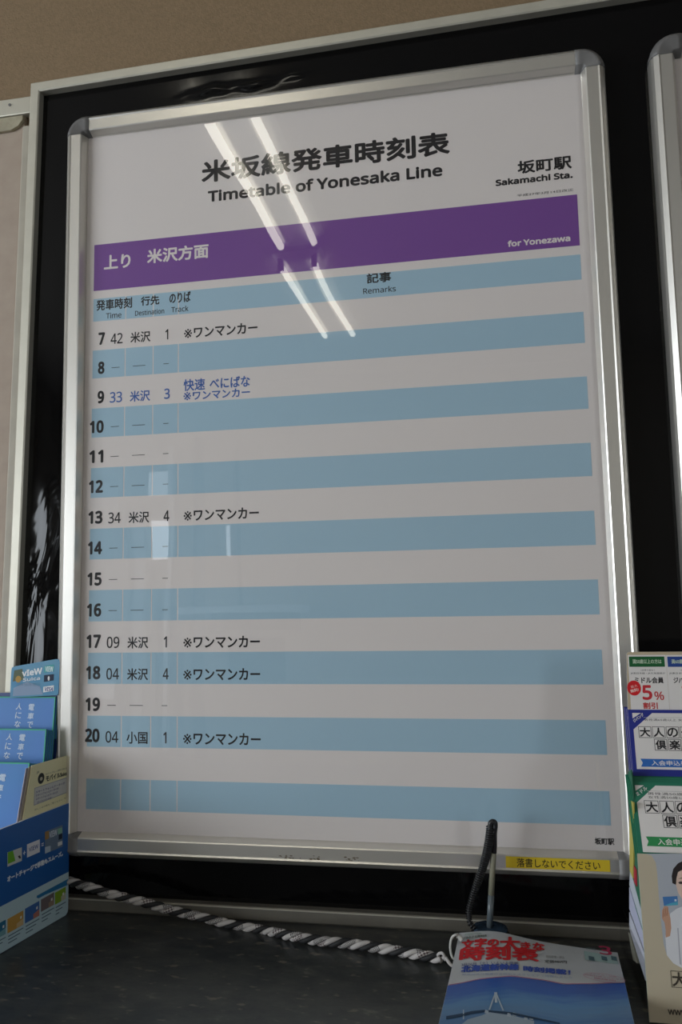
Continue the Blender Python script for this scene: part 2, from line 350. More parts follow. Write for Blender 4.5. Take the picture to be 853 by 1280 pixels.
o = MB().loft([[(x, .027, zb), (x, .021, zb), (x, .021, zt), (x, .027, zt)] for x, zb, zt in ((-.60, .974, 1.0045), (-.150, .983, 1.0045), (-.138, .9885, 1.0045), (-.131, .997, 1.0045))], mat('worn_film_edge', (.42, .38, .27), .45, mottle=(60, (.26, .22, .15), .8), bump=(90, .6, .002))).build('worn_edging', t); bevel(o, .001)

# ------------------------------------------------------------------ timetable poster in its snap frame
PROF = [(0, .012), (0, -.0024), (.0008, -.0036), (.0042, -.0118), (.0056, -.0128), (.0195, -.0128), (.0215, -.0140), (.0235, -.0124), (.0270, -.0092), (.0292, -.0050), (.0300, 0), (.0300, .012)]
def rail(axis, p, a, c, sgn, name, parent):
    """profile run along axis from a to c, inner edge at p, growing outward in direction sgn"""
    def ring(q): return [((p+sgn*w, y, q) if axis == 'z' else (q, y, p+sgn*w)) for w, y in PROF]
    return MB().loft([ring(a), ring(c)], ALU).build(name, parent)
def corner(px, pz, sx, sz, ext, parent):
    b = MB(); rings = []
    R0 = .0004
    grow = lambda w, y: (w+R0 if w > .004 else w, y-(.0005 if w > .004 else 0))
    pr = [grow(*q) for q in PROF]
    rings.append([(px-sx*ext, y, pz+sz*w) for w, y in pr])
    for k in range(0, 9):
        a = math.pi/2*(1-k/8); rings.append([(px+sx*w*math.cos(a), y, pz+sz*w*math.sin(a)) for w, y in pr])
    b.loft(rings, CAP, True, True, True); return b.build('corner_cap', parent)
def snap_frame(parent, xl, xr, zb, zt):
    e = .0075
    rail('z', xl, zb, zt, -1, 'side_rail', parent); rail('z', xr, zb, zt, 1, 'side_rail', parent)
    rail('x', zt, xl+e, xr-e, 1, 'top_rail', parent); rail('x', zb, xl+e, xr-e, -1, 'bottom_rail', parent)
    for sx, px in ((-1, xl), (1, xr)):
        for sz, pz in ((-1, zb), (1, zt)): corner(px, pz, sx, sz, e, parent)
XL, XR, ZB, ZT = -.0118, .6722, -.0240, .9385
t = thing('timetable_poster', 'large train timetable poster with purple band in silver snap frame', 'poster', (.33, .01, ZB))
snap_frame(t, XL, XR, ZB, ZT)
SH = Plane((0, 0, 0), (1, 0, 0), (0, 0, 1))
sheet = card(SH, [(XL-.004, ZB-.004), (XR+.004, ZB-.004), (XR+.004, ZT+.004), (XL-.004, ZT+.004)], .0015, PAPER, PAPER, 'timetable_sheet', t)
MB().box((XL-.004, .0016, ZB-.004), (XR+.004, .0120, ZT+.004), CAP).build('backing_board', t)
MB().box((XL-.003, -.0020, ZB-.003), (XR+.003, -.0009, ZT+.003), clear('clear_cover_sheet', .012, 1.62, wave=(4.0, .0011))).build('clear_cover', t, 'glossy clear cover mirroring the ceiling tubes')
K = '#1d1a1c'; PUR = (.195, .068, .315); BLU = (.385, .565, .68); NAVY = (.05, .13, .42); PW = (.80, .735, .70); TH = '#2a2728'
COLX = [.0485, .0895, .1262]
pr = Print(SH); pr.rect(0, .7093, .66, .7768, PUR); pr.build('purple_band', sheet)
EDG = [(.6974, .6647), (.6229, .5830), (.5402, .4994), (.4569, .4157), (.3732, .3316), (.2900, .2483), (.2067, .1659), (.1244, .0845), (.0433, .0046)]
for zt_, zb_ in EDG:
    pr = Print(SH, .00012)
    e = [0]+COLX+[.66]
    for i in range(4): pr.rect(e[i]+(.0007 if i else 0), zb_, e[i+1]-(.0007 if i < 3 else 0), zt_, BLU)
    pr.build('blue_row_band', sheet)
def letter(name, t, bl, tr, c, h=.0002, **k): return Print(SH, h).pxtext(t, bl, tr, c, **k).build(name, sheet)
letter('title_lettering', '米坂線発車時刻表', (252, 229.5), (562, 163.5), K, bold=.0012)
letter('title_lettering', 'Timetable of Yonesaka Line', (260, 253), (553, 204.5), K, bold=.0009, latin=True)
letter('station_lettering', '坂町駅', (647.5, 218), (714.5, 194), K, bold=.0006)
letter('station_lettering', 'Sakamachi Sta.', (620, 233), (716, 214), K, bold=.0006, latin=True)
letter('revision_date', '平成27年3月14日改正', (646.7, 246.3), (717, 235.5), K)
letter('station_lettering', '坂町駅', (744, 1055.5), (768, 1047.8), K, bold=.0002)
letter('band_lettering', '上り', (130, 337.5), (163.5, 316.2), PW, .0003, bold=.0007)
letter('band_lettering', '米沢方面', (184, 330), (261, 304), PW, .0003, bold=.0007)
letter('band_lettering', 'for Yonezawa', (635, 309), (713, 293.5), PW, .0003, bold=.0005, latin=True)
for tj, bl, tr, te, bl2, tr2 in (('発車時刻', (120.4, 388.8), (165.4, 371.2), 'Time', (132.7, 398.5), (152, 389.8)), ('行先', (176.3, 382.6), (199.5, 368.8), 'Destination', (169, 395), (205.5, 385.4)),
        ('のりば', (211.9, 379.6), (238.6, 363.8), 'Track', (214.3, 390.8), (235.8, 381.8)), ('記事', (458.8, 354.8), (489, 339.3), 'Remarks', (454.3, 367.8), (495, 356.8))):
    letter('heading_lettering', tj, bl, tr, K, bold=.0004); letter('heading_lettering', te, bl2, tr2, K, bold=.00012, latin=True)
rows = {7: ('42', '米沢', '1'), 9: ('33', '米沢', '3'), 13: ('34', '米沢', '4'), 17: ('09', '米沢', '1'), 18: ('04', '米沢', '4'), 20: ('04', '小国', '1')}
YB = {7: 431.1, 8: 467.6, 9: 504.2, 10: 541.2, 11: 578.4, 12: 616, 13: 654.6, 14: 692.8, 15: 732, 16: 770.8, 17: 810, 18: 849.3, 19: 889, 20: 928}
def word(name, t, *box, c=K, **k): return Print(SH, .0002).text(t, *box, c, **k).build(name, sheet)
for n in range(7, 21):
    zb = at(126, YB[n], y=0)[2]; c = NAVY if n == 9 else K; zc = zb+.0088; xr = .0180
    word('hour_numeral', str(n), xr-(.0098 if n < 10 else .0208), zb, xr, zb+.0178, bold=.0010, latin=True)
    if n in rows:
        a, d, k = rows[n]
        word('minute_numeral', a, .0265, zb-.0002, .0445, zb+.0148, c=c, bold=.0002, latin=True)
        word('destination_name', d, .0560, zb-.0010, .0855, zb+.0145, c=c, bold=.0003)
        word('track_numeral', k, .1060 if k != '1' else .1072, zb, .1142 if k != '1' else .1116, zb+.0145, c=c, bold=.0003, latin=True)
        if n == 9:
            word('train_name', '快速', .1338, zb+.0090, .1645, zb+.0255, c=c, bold=.0003); word('train_name', 'べにばな', .1710, zb+.0095, .2275, zb+.0248, c=c, bold=.0003)
            word('note_mark', '※', .1338, zb-.0038, .1445, zb+.0078, c=c); word('remark_lettering', 'ワンマンカー', .1470, zb-.0040, .2275, zb+.0080, c=c, bold=.0003)
        else:
            word('note_mark', '※', .1345, zb-.0004, .1458, zb+.0125); word('remark_lettering', 'ワンマンカー', .1485, zb-.0010, .2385, zb+.0143, bold=.0004)
    else:
        for u0, u1 in ((.0285, .0405), (.0600, .0785), (.1048, .1125)): Print(SH, .0002).rect(u0, zc-.0014, u1, zc-.0006, TH).build('dash_mark', sheet)
# yellow notice stuck on the bottom rail
YP = Plane((0, -.01305, 0), (1, 0, 0), (0, 0, 1)); a = YP.loc(633, 1087.6); c = YP.loc(763.5, 1088.4); d = YP.loc(763.5, 1075)
zb = ZB-.0190; zt = ZB-.0062
st = card(YP, [(a[0], zb), (c[0], zb), (c[0], zt), (a[0], zt)], .00024, ink((.72, .52, .03)), ink((.72, .52, .03)), 'warning_label', t, 'yellow strip with black lettering stuck on the bottom rail')
Print(YP, .00006).text('落書しないでください', a[0]+.0125, zb+.0014, c[0]-.0110, zt-.0016, K, bold=.0001).build('label_lettering', st)
b = MB(); random.seed(3); AD = mat('brown_glue_residue', (.16, .12, .075), .8)
for k in range(34):
    px = random.choice((random.uniform(349, 377), random.uniform(388, 402), random.uniform(428, 452))); u, v = YP.loc(px, random.uniform(1068, 1076)+(px-350)*.04); v = min(max(v, ZB-.0185), ZB-.0064)
    r = random.uniform(.0006, .0022); n = 7
    b.add([YP(u+r*random.uniform(.6, 1.5)*math.cos(6.283*i/n), v+r*.45*random.uniform(.5, 1.2)*math.sin(6.283*i/n), -.0001+k*.000001) for i in range(n)], [tuple(range(n))], AD)
b.build('glue_residue', t, 'brown torn sticker residue')['kind'] = 'stuff'
# the next poster to the right, mostly out of view
t = thing('blank_poster', 'second silver snap frame cut off by the right edge', 'poster', (1.1, .01, ZB))
snap_frame(t, .7865, 1.47, ZB, .9420)
card(SH, [(.783, ZB-.004), (1.474, ZB-.004), (1.474, .946), (.783, .946)], .0015, PAPER, PAPER, 'poster_sheet', t)
MB().box((.783, .0016, ZB-.004), (1.474, .0120, .946), CAP).build('backing_board', t)
MB().box((.784, -.0020, ZB-.003), (1.473, -.0009, .945), clear('clear_cover_sheet')).build('clear_cover', t)

# ------------------------------------------------------------------ left leaflet rack
A = at(85, 1143, z=ZC); Bp = at(0, 1193, z=ZC); d = (A-Bp); d[2] = 0
SP = Plane((A[0], A[1], ZC), d, (0, 0, 1))              # side panel, faces the camera side
BL_ = '#1a62b0'; 
t = thing('leaflet_rack', 'blue card leaflet rack at the left end of the counter', 'leaflet rack', (A[0]-.06, -.1, ZC))
Hs = SP.loc(88, 1003)[1]; L = .235
side = card(SP, [(-L, .0005), (-.004, .0005), (-.0008, .0030), (0, .006), (0, Hs), (-L, Hs)], .0025, mat('blue_print_card', (.018, .115, .37), .4), WHITE, 'side_panel', t)
pr = Print(SP, .0002)
hb = SP.loc(85, 1090)[1]
pr.poly([(-L, .0008), (-.0045, .0008), (-.001, .0035), (-.0002, .007), (-.0002, hb), (-L, hb)], (.52, .68, .72))
def quad(p, q, r, s_, c): pr.pxpoly([p, q, r, s_], c)
quad((46, 1123), (85, 1101), (85, 1106), (46, 1123), (.03, .2, .42))
pr.pxpoly([(46, 1119.5), (85, 1098.5), (85, 1103), (48, 1123), (45.5, 1122)], (.03, .20, .42))
# four card pictures with small captions
for (xa, xb, ya, yb, cols) in ((68.5, 82, 1114, 1131, ((.25, .42, .03), (.55, .55, .40))), (51, 67.5, 1122.5, 1140, ((.20, .16, .16), (.35, .26, .18))), (31, 49, 1134, 1154.5, ((.06, .16, .42), (.50, .20, .15))), (9, 29, 1147, 1167, ((.60, .34, .08), (.70, .50, .25))), (-12, 7, 1158, 1178, ((.03, .17, .30), (.2, .4, .45)))):
    s0 = -.56*(xb-xa)
    pr.pxpoly([(xa, yb), (xb, yb+s0), (xb, ya+s0+2), (xa, ya+2)], cols[0])
    w = (xb-xa)*.42; pr.pxpoly([(xb-w, yb-.56*(xb-xa-w)), (xb, yb+s0), (xb, yb+s0-8), (xb-w, yb-.56*(xb-xa-w)-6)], cols[1])
    pr.pxpoly([(xb-4, ya+s0+10), (xb-2, ya+s0+8.5), (xb-2, ya+s0+12), (xb-4, ya+s0+13)], (.8, .8, .75))
    for k in range(3):
        y = yb+3+k*4.2; xe = xb-(k*4); pr.pxpoly([(xa+1, y), (xe, y-.57*(xe-xa-1)), (xe, y-.57*(xe-xa-1)+1.2), (xa+1, y+1.3)], (.10, .16, .22))
# plus / equals picture row
pr.pxpoly([(9, 1083.5), (27, 1076), (27, 1059), (9, 1065.5)], (.62, .62, .58)); pr.pxpoly([(9.5, 1080), (19, 1076), (16, 1063), (9.5, 1065.5)], (.16, .42, .03)); pr.pxpoly([(22, 1070), (25, 1069), (26, 1073), (23.5, 1073)], (.05, .05, .05))
pr.pxpoly([(33.5, 1072), (49.5, 1065), (49.5, 1049), (33.5, 1055.5)], (.80, .78, .80))
pr.quadtext('VIEW', (36, 1064.8), (47.5, 1059.8), (47.5, 1055), (36, 1060), (.12, .16, .35), bold=.0002, latin=True)
pr.pxpoly([(56, 1067.5), (78, 1058), (78, 1031), (56, 1039.5)], (.16, .22, .30)); pr.pxpoly([(56, 1050), (61, 1048), (61, 1038), (56, 1040)], (.38, .22, .08))
pr.pxpoly([(56, 1067), (63, 1064), (63, 1057), (56, 1059)], (.5, .58, .66))
pr.pxpoly([(72, 1043), (77.5, 1041), (77.5, 1034), (72, 1036)], (.25, .48, .36)); pr.pxpoly([(73, 1050), (77.5, 1048), (77.5, 1041.5), (73, 1043.5)], (.01, .02, .04)); pr.pxpoly([(72, 1058), (77.5, 1055.5), (77.5, 1051), (72, 1053)], (.75, .75, .75))
pr.quadtext('VIEW', (61.5, 1047.5), (71, 1043.5), (71, 1036.5), (61.5, 1040), (.7, .75, .8), bold=.0002, latin=True)
pr.pxtext('+', (28.5, 1069.5), (31.7, 1062.5), (.8, .82, .85), bold=.0003, latin=True); pr.pxtext('=', (51.5, 1058), (54.5, 1053), (.8, .82, .85), bold=.0002, latin=True)
pr.quadtext('オートチャージで移動もスムーズ。', (9, 1102.8), (78, 1069.5), (78, 1063.8), (9, 1095.5), (.78, .83, .88), bold=.0004)
pr.build('side_panel_print', side)
# rack base, back and steps behind the side panel; unseen left part widened to cast shade
b = MB(); CB = mat('navy_card', (.015, .03, .10), .6)
BX = A[0]-.004
b.box((BX-.46, -.235, ZC+.0005), (BX-.045, -.004, ZC+.004), CB)
for yy, h in ((-.008, .255), (-.040, .195), (-.078, .140), (-.115, .10)): b.box((BX-.46, yy-.0012, ZC+.004), (BX-.046, yy+.0008, ZC+h-.03), CB)
b.build('inner_pockets', t)
# tall backing card with the credit card picture
BK = Plane((0, -.008, .15), (1, 0, 0), (0, .04, 1))
q = [BK.loc(-30, 955), BK.loc(69, 955), BK.loc(78.5, 868), BK.loc(76, 866), BK.loc(-30, 866)]
o = card(BK, q, .0022, mat('navy_print_card', (.02, .05, .19), .45), WHITE, 'backing_card', t)
VP = Plane((0, -.0145, .18), (1, 0, 0), (0, .03, 1))
q = [VP.loc(12.5, 872), VP.loc(71.5, 869), VP.loc(73, 866.5), VP.loc(74.8, 828), VP.loc(73.5, 824.3), VP.loc(70, 823.8), VP.loc(18, 833), VP.loc(15, 834.5), VP.loc(14.2, 838)]
o = tag(card(VP, q, .0018, mat('teal_blue_print', (.03, .22, .42), .4, mottle=(14, (.16, .36, .46), .7, 2)), mat('blue_card_edge', (.02, .10, .32), .5), 'card_sample'), 'blue sample credit card picture topping the left leaflet rack', 'card')
pr = Print(VP, .0002)
pr.pxpoly([(16, 870), (54, 868), (50, 858), (34, 852), (17, 860)], (.25, .34, .48)); pr.pxpoly([(16, 852), (30, 850), (28, 836), (18, 838)], (.10, .13, .08))
pr.ell(*VP.loc(23, 849), .0042, .0044, (.45, .27, .06))
pr.quadtext('vIeW', (28, 845.5), (52.5, 842), (52.5, 834.8), (28, 838.5), (.80, .82, .84), bold=.0005, latin=True)
pr.quadtext('Suica', (29, 852), (50, 849.5), (50, 845.5), (29, 847.8), (.70, .74, .78), bold=.0002, latin=True)
pr.pxpoly([(55.2, 841), (67.5, 838.5), (67.8, 830.5), (55.4, 832.5)], (.06, .35, .36)); pr.pxtext('VIEW', (56.5, 839.6), (66.8, 833), (.7, .8, .8), bold=.0002, latin=True)
pr.pxpoly([(55, 852.5), (67.2, 850.5), (67.5, 842.5), (55.2, 844)], (.01, .02, .05)); pr.ell(*VP.loc(61, 848), .0014, .0030, (.8, .8, .8))
pr.pxpoly([(54, 865.5), (67.2, 863.5), (67.5, 856.5), (54.3, 858.5)], (.75, .75, .76)); pr.pxtext('VISA', (55.3, 864), (66.3, 859), (.05, .08, .25), bold=.0002, latin=True, shear=.2)
pr.pxtext('1234 5678 9012', (20, 857.5), (50, 853.5), (.12, .22, .32), latin=True)
pr.build('card_print', o)
# three fanned stacks of blue pamphlets, leaning back
GRN = mat('green_pamphlet_edge', (.03, .26, .14), .5)
ORD = ('front', 'second', 'third', 'fourth', 'fifth')
def pamph_stack(yc, TRp, BRp, TLp, cols, n, where, th=.0016):
    Pt = at(*TRp, x=-.040+yc[1]); Pb = at(*BRp, x=-.040+yc[1])
    V = np.array((0, .10, 1.)); P = Plane((Pt[0], Pt[1], Pt[2]), (1, 0, 0), V)
    w = .105; top = 0; bot = P.loc(*BRp)[1]-.012
    for k in range(n):
        off = -k*(th+.0010); dv = -.0006*k-random.uniform(0, .0012) if k else 0; du = (.0012*k if k else 0)
        Q = Plane(P(0, 0, off), P.U, P.V)
        uv = [(-w+du, bot), (du, bot), (du, dv), (-w+du, dv)]
        blue = mat('blue_pamphlet_cover', (.065, .20, .56), .5, mottle=(9, (.045, .26, .50), .5, 2))
        o = card(Q, uv, th, blue, GRN, 'pamphlet')
        if k == 0:
            tag(o, 'front blue pamphlet of the %s stack in the left rack' % where, 'pamphlet')
            pr = Print(Q, .00015); g = (.06, .42, .24)
            pr.rect(-w, -.0016, 0, 0, g); pr.rect(-.0016, bot, 0, 0, (.09, .45, .33))
            pr.build('green_border', o)
            pr = Print(Q, .00025)
            for (ch, px, py, s_) in cols:
                u, v = Q.loc(px, py); pr.text(ch, u-s_/2, v-s_/2, u+s_/2, v+s_/2, (.62, .72, .84), bold=.00015, shear=.12)
            pr.build('cover_lettering', o)
        else: tag(o, '%s blue pamphlet from the front of the %s stack in the left rack' % (ORD[k], where), 'pamphlet', 'pamphlets of the %s stack in the left rack' % where)
def vcols(ax, ay, bx, by, dy, sl): # two vertical columns: 電車で / 人にな
    r = []
    for k, ch in enumerate('電車で'): r.append((ch, ax-sl*k, ay+dy*k, .0085))
    for k, ch in enumerate('人にな'): r.append((ch, bx-sl*k, by+dy*k, .0085))
    return r
pamph_stack((0, 0), (69.5, 871), (66, 912), None, vcols(39, 884, 23.5, 883, 11, .9), 5, 'upper')
pamph_stack((0, 0), (58, 911.5), (54, 957), None, vcols(27.5, 922, 11.5, 921, 11.5, 1.6), 5, 'middle')
pamph_stack((0, -.004), (37, 953.5), (26, 1035), None, [('電', 3, 972, .0085), ('車', 0, 985, .0085), ('で', -3, 998, .0085)], 4, 'lower')
# yellow leaflets standing in the side pocket
YPn = Plane(SP(0, 0, -.004), SP.U, SP.V)
ys = [YPn.loc(27, 1034), YPn.loc(87.2, 1012), YPn.loc(88.2, 943.5), YPn.loc(85.5, 944), YPn.loc(40, 957)]
for k, cc in enumerate(((.86, .79, .48), (.42, .36, .30), (.36, .33, .38))):
    Q = Plane(SP(-.0032*k, .0, -.004-.0016*k), SP.U, SP.V); ym = mat('yellow_leaflet_%d' % k, cc, .6)
    o = card(Q, [(u, v-(0.0012*k)) for u, v in ys], .001, ym, ym, 'leaflet')
    if k: tag(o, '%s showing as an edge behind the yellow leaflet' % ('brown leaflet' if k == 1 else 'grey leaflet'), 'leaflet', 'leaflets behind the yellow one'); continue
    tag(o, 'pale yellow leaflet with boxed text above the blue side panel', 'leaflet')
    pr = Print(Q, .0002)
    pr.ell(*Q.loc(51.3, 973), .0058, .0066, (.03, .03, .03)); pr.ell(*Q.loc(51.5, 973.5), .0024, .0022, (.5, .48, .35))
    pr.quadtext('モバイルSuica', (57.5, 977), (84, 968.5), (83.8, 963.5), (57.5, 970), (.04, .04, .03), bold=.0003)
    pr.quadtext('モバイルでもっと便利に使える', (57, 969), (83, 961.3), (83, 959), (57, 966.6), (.15, .13, .08))
    pr.pxtext('JR', (45.5, 968), (49, 963.5), (.05, .05, .05), latin=True)
    pr.pxpoly([(42, 1007), (83, 991), (84, 971.5), (43, 985)], (.30, .30, .38)); pr.pxpoly([(42.6, 1006), (82.6, 990.3), (83.5, 972.5), (43.5, 985.6)], (.62, .60, .56))
    for i, (s_, e_) in enumerate(((44.5, 81), (44.5, 73), (44.8, 72), (46, 64))):
        y = 992+i*4.2; pr.quadtext('スマートフォンとケータイが', (s_, y), (e_, y-.33*(e_-s_)), (e_, y-2.8-.33*(e_-s_)), (s_, y-2.8), (.10, .09, .18), bold=.0001)
    pr.quadtext('詳しくは中面をご覧ください', (43, 1013.5), (78, 1000.5), (78, 998.3), (43, 1011.3), (.2, .18, .1)); pr.pxtext('VL', (80, 999), (84, 995.5), (.2, .18, .1), latin=True)
    pr.build('leaflet_print', o)

# ------------------------------------------------------------------ right leaflet rack
def leanplane(px, py, ydepth, lean):      # frontal sheet leaning back: y grows by lean per metre of height
    p = at(px, py, y=ydepth); return Plane(p, (1, 0, 0), (0, lean, 1))
t = thing('leaflet_rack', 'right hand leaflet rack topped by a cream discount card', 'leaflet rack', (.76, -.09, ZC))
RX = .664; AC = clear('clear_acrylic', .02)
MB().box((RX-.0022, -.165, ZC+.0005), (RX-.0010, -.012, ZC+.05), AC).build('acrylic_side', t)
MB().box((RX, -.150, ZC+.0005), (RX+.22, -.012, ZC+.0025), AC).build('acrylic_base', t)
MB().box((RX+.014, -.0840, ZC+.0025), (RX+.22, -.0825, .15), AC).build('acrylic_back', t)
BE = (.50, .41, .28)
TP = leanplane(785, 885, -.100, .05)
q0 = TP.loc(785.5, 900); q1 = TP.loc(783.5, 815)
w = .21; top = q1[1]; cardm = mat('cream_card', BE, .6)
hd = card(TP, [(q0[0], q0[1]), (q0[0]+w, q0[1]), (q0[0]+w, top), (q1[0]+.002, top), (q1[0], top-.002)], .0012, cardm, WHITE, 'header_card', t)
pr = Print(TP, .0002); WP = (.74, .70, .67)
def panelbox(xa, xb, hdr, hc, l1, l2, l3, big, sub):
    a = TP.loc(xa, 890); b = TP.loc(xb, 818.5); u0, u1 = a[0], b[0]; v0, v1 = a[1], b[1]
    pr.rect(u0, v0, u1, v1, WP); h = v1-v0; W_ = u1-u0
    pr.rect(u0+.0012, v1-.21*h, u1-.0015, v1-.012*h-.001, hc)
    pr.text(hdr, u0+.12*W_, v1-.155*h, u1-.12*W_, v1-.075*h, (.5, .6, .45), bold=.0001)
    pr.text(l1, u0+.32*W_, v1-.285*h, u0+.68*W_, v1-.25*h, K); pr.text(l2, u0+.05*W_, v1-.345*h, u1-.05*W_, v1-.305*h, K)
    pr.text(l3, u0+.14*W_, v1-.50*h, u1-.10*W_, v1-.39*h, K, bold=.0002)
    pr.text(big, u0+.32*W_, v1-.79*h, u0+(.58 if len(big) == 1 else .72)*W_, v1-.53*h, (.55, .03, .04), bold=.0007, latin=True)
    pr.text('%', u0+(.63 if len(big) == 1 else .76)*W_, v1-.79*h, u0+(.88 if len(big) == 1 else .97)*W_, v1-.64*h, (.50, .05, .05), bold=.0002, latin=True)
    pr.text('割引', u0+.32*W_, v1-.945*h, u0+.70*W_, v1-.83*h, (.50, .05, .05), bold=.0003)
panelbox(789.5, 832.5, '満50歳以上の方は', (.01, .11, .03), '（日帰り旅も）', 'JR東日本線・JR北海道線が', 'ミドル会員', '5', '')
panelbox(838, 884, '満60歳以上の方は', (.02, .06, .26), '（日帰り旅も）', 'JR東日本線・JR北海道線が', 'ジパング会員', '30', '')
pr.ell(*TP.loc(793, 860), .0070, .0078, (.62, .015, .02), 32); u, v = TP.loc(793, 860)
pr.text('最大', u-.0035, v+.0004, u+.0035, v+.0032, (.8, .5, .45), rot=.25); pr.text('無料!', u-.0040, v-.0042, u+.0045, v-.0006, (.8, .6, .55), bold=.0001, rot=.25)
pr.build('header_card_print', hd)
def form_stack(px, pyt, pyb, yd, lean, col, edge, tab, sub, n, cat_label, c2, zr, tb, rise=.0010, name='application_form'):
    P = leanplane(px[1], pyb, yd, lean); ub, vb = P.loc(px[1], pyb); ut, vt = P.loc(px[0], pyt)
    em = mat('form_edge_'+sub[0], edge, .6)
    for k in range(n):
        Q = Plane(P(.0, 0, -.0032*k), P.U, P.V)
        ex = .0005 if sub[2] else .0045
        uv = [(ub-.0007*k, vb-ex), (ub+.148-.0007*k, vb-ex), (ub+.148-.0007*k, vt+rise*k), (ub-.0007*k, vt+rise*k)]
        o = card(Q, uv, .0018, ink(col), em, name)
        if k: tag(o, '%s %s form from the front of its stack in the right rack' % (ORD[k], sub[0]), 'form', '%s forms in the right rack' % sub[0]); continue
        tag(o, cat_label, 'form')
        pr = Print(Q, .00015); W_ = .148; h = vt-vb; ch_ = c2[1]*h; cw = c2[0]
        bw = .0042
        pr.poly([(ub+bw, vb+.0022), (ub+W_-bw, vb+.0022), (ub+W_-bw, vt-.0034), (ub+.024, vt-.0034), (ub+bw, vt-.0200)], WP)
        pr.poly([(ub+bw, vt-.0034), (ub+.0130, vt-.0034), (ub+bw, vt-.0090)], WP)
        pr.text(tab, ub+.0035, vt-.16*h, ub+.0165, vt-.105*h, WP, bold=.0001, rot=.62)
        pr.rect(ub+.015, vt-.130*h, ub+W_-.02, vt-.125*h, (.4, .4, .4)); 
        pr.text(sub[1], ub+.0155, vt-.185*h, ub+.090, vt-.145*h, K)
        if sub[2]: pr.text(sub[2], ub+.0155, vt-.235*h, ub+.090, vt-.195*h, K)
        z = vt-zr*h; bx0 = ub+(.0110 if sub[2] else .0090)
        for r, line in enumerate(('大人の休日', '倶楽部')):
            for i, ch in enumerate(line):
                u = bx0+(cw+.0010)*(i+(1.07 if r else 0)); v = z-(r+1)*ch_-r*.0010
                pr.frame(u, v, u+cw, v+ch_, .0005, K); pr.text(ch, u+.001, v+.001, u+cw-.001, v+ch_-.001, K, bold=.0003)
        rb = .128*h; v = vt-tb*h
        tc_ = (.03, .14, .46) if 'blue' in sub[0] else (.03, .26, .08)
        pr.poly([(ub+.0085, v), (ub+.075, v), (ub+.075, v+rb), (ub+.0085, v+rb), (ub+.0105, v+rb/2)], tc_)
        pr.text('入会申込書', ub+.0190, v+.0014, ub+.0540, v+rb-.0014, WP, bold=.0001)
        pr.build('form_print', o)
form_stack((791, 791.5), 887, 964, -.112, .16, (.02, .03, .24), (.30, .28, .42), 'ジパング', ('blue-bordered', '男性満65歳以上 女性満60歳以上の方', None), 4, 'blue-bordered application form in the right rack below the cream card', (.0126, .185), .275, .925)
form_stack((790.5, 799), 977, 1068, -.150, .42, (.02, .17, .10), (.02, .20, .08), 'ミドル', ('green-bordered', '男性満50歳以上64歳以下', '女性満50歳以上59歳以下の方'), 4, 'green-bordered application form in the right rack below the blue-bordered one', (.0136, .178), .262, .885, rise=.0029)
# leaning booklets seen edge-on between the rack side and the front leaflet
def slab(px, m, name, label, group=None, x=RX, w=.10, parent=None):
    a = [at(*p, x=x) for p in px]; c = [p+np.array((w, 0, 0)) for p in a]; n = len(a); mb = MB()
    mb.add(a+c, [tuple(reversed(range(n))), tuple(range(n, 2*n))]+[(i, (i+1) % n, n+(i+1) % n, n+i) for i in range(n)], m)
    o = mb.build(name, parent)
    return o if parent else tag(o, label, 'booklet' if name == 'booklet' else 'brochure', group)
for k, (px, pc, lab) in enumerate((([(788, 1086), (801.5, 1136), (804.3, 1163), (787, 1106)], (.50, .53, .58), 'topmost white-edged booklet slanting beside the front leaflet'),
        ([(787, 1109), (804.5, 1167), (805.2, 1186), (787, 1136)], (.46, .47, .60), 'second white-edged booklet from the top beside the front leaflet'),
        ([(787, 1140), (805.4, 1191), (807.2, 1226), (787, 1161)], (.50, .51, .58), 'third white-edged booklet from the top beside the front leaflet'),
        ([(785.6, 1165), (788.5, 1168), (797, 1204), (791.5, 1200)], (.30, .29, .23), 'lowest beige-edged booklet beside the front leaflet'))):
    slab(px, mat('booklet_pages_%d' % k, pc, .6), 'booklet', lab, 'booklets slanting in the right rack')
slab([(788, 1000), (792, 1003), (792.3, 1062), (791.5, 1098), (787.5, 1088), (787, 1040)], ink((.50, .42, .09)), 'brochure', 'yellow brochure edge at the left of the right rack', x=RX-.0012, w=.0012)
slab([(792.6, 1082), (795.3, 1087), (795.8, 1108), (792.8, 1102)], ink((.45, .03, .05)), 'brochure', 'red brochure edge next to the yellow brochure edge', x=RX-.0008, w=.0010)
slab([(785.5, 965), (789, 962), (797, 1068), (806, 1175), (806.5, 1188), (787.5, 1100), (788, 1030)], mat('green_form_bundle', (.02, .13, .07), .6), 'brochure', 'dark green bundle edge behind the yellow and red brochure edges', x=RX+.0002, w=.0012)

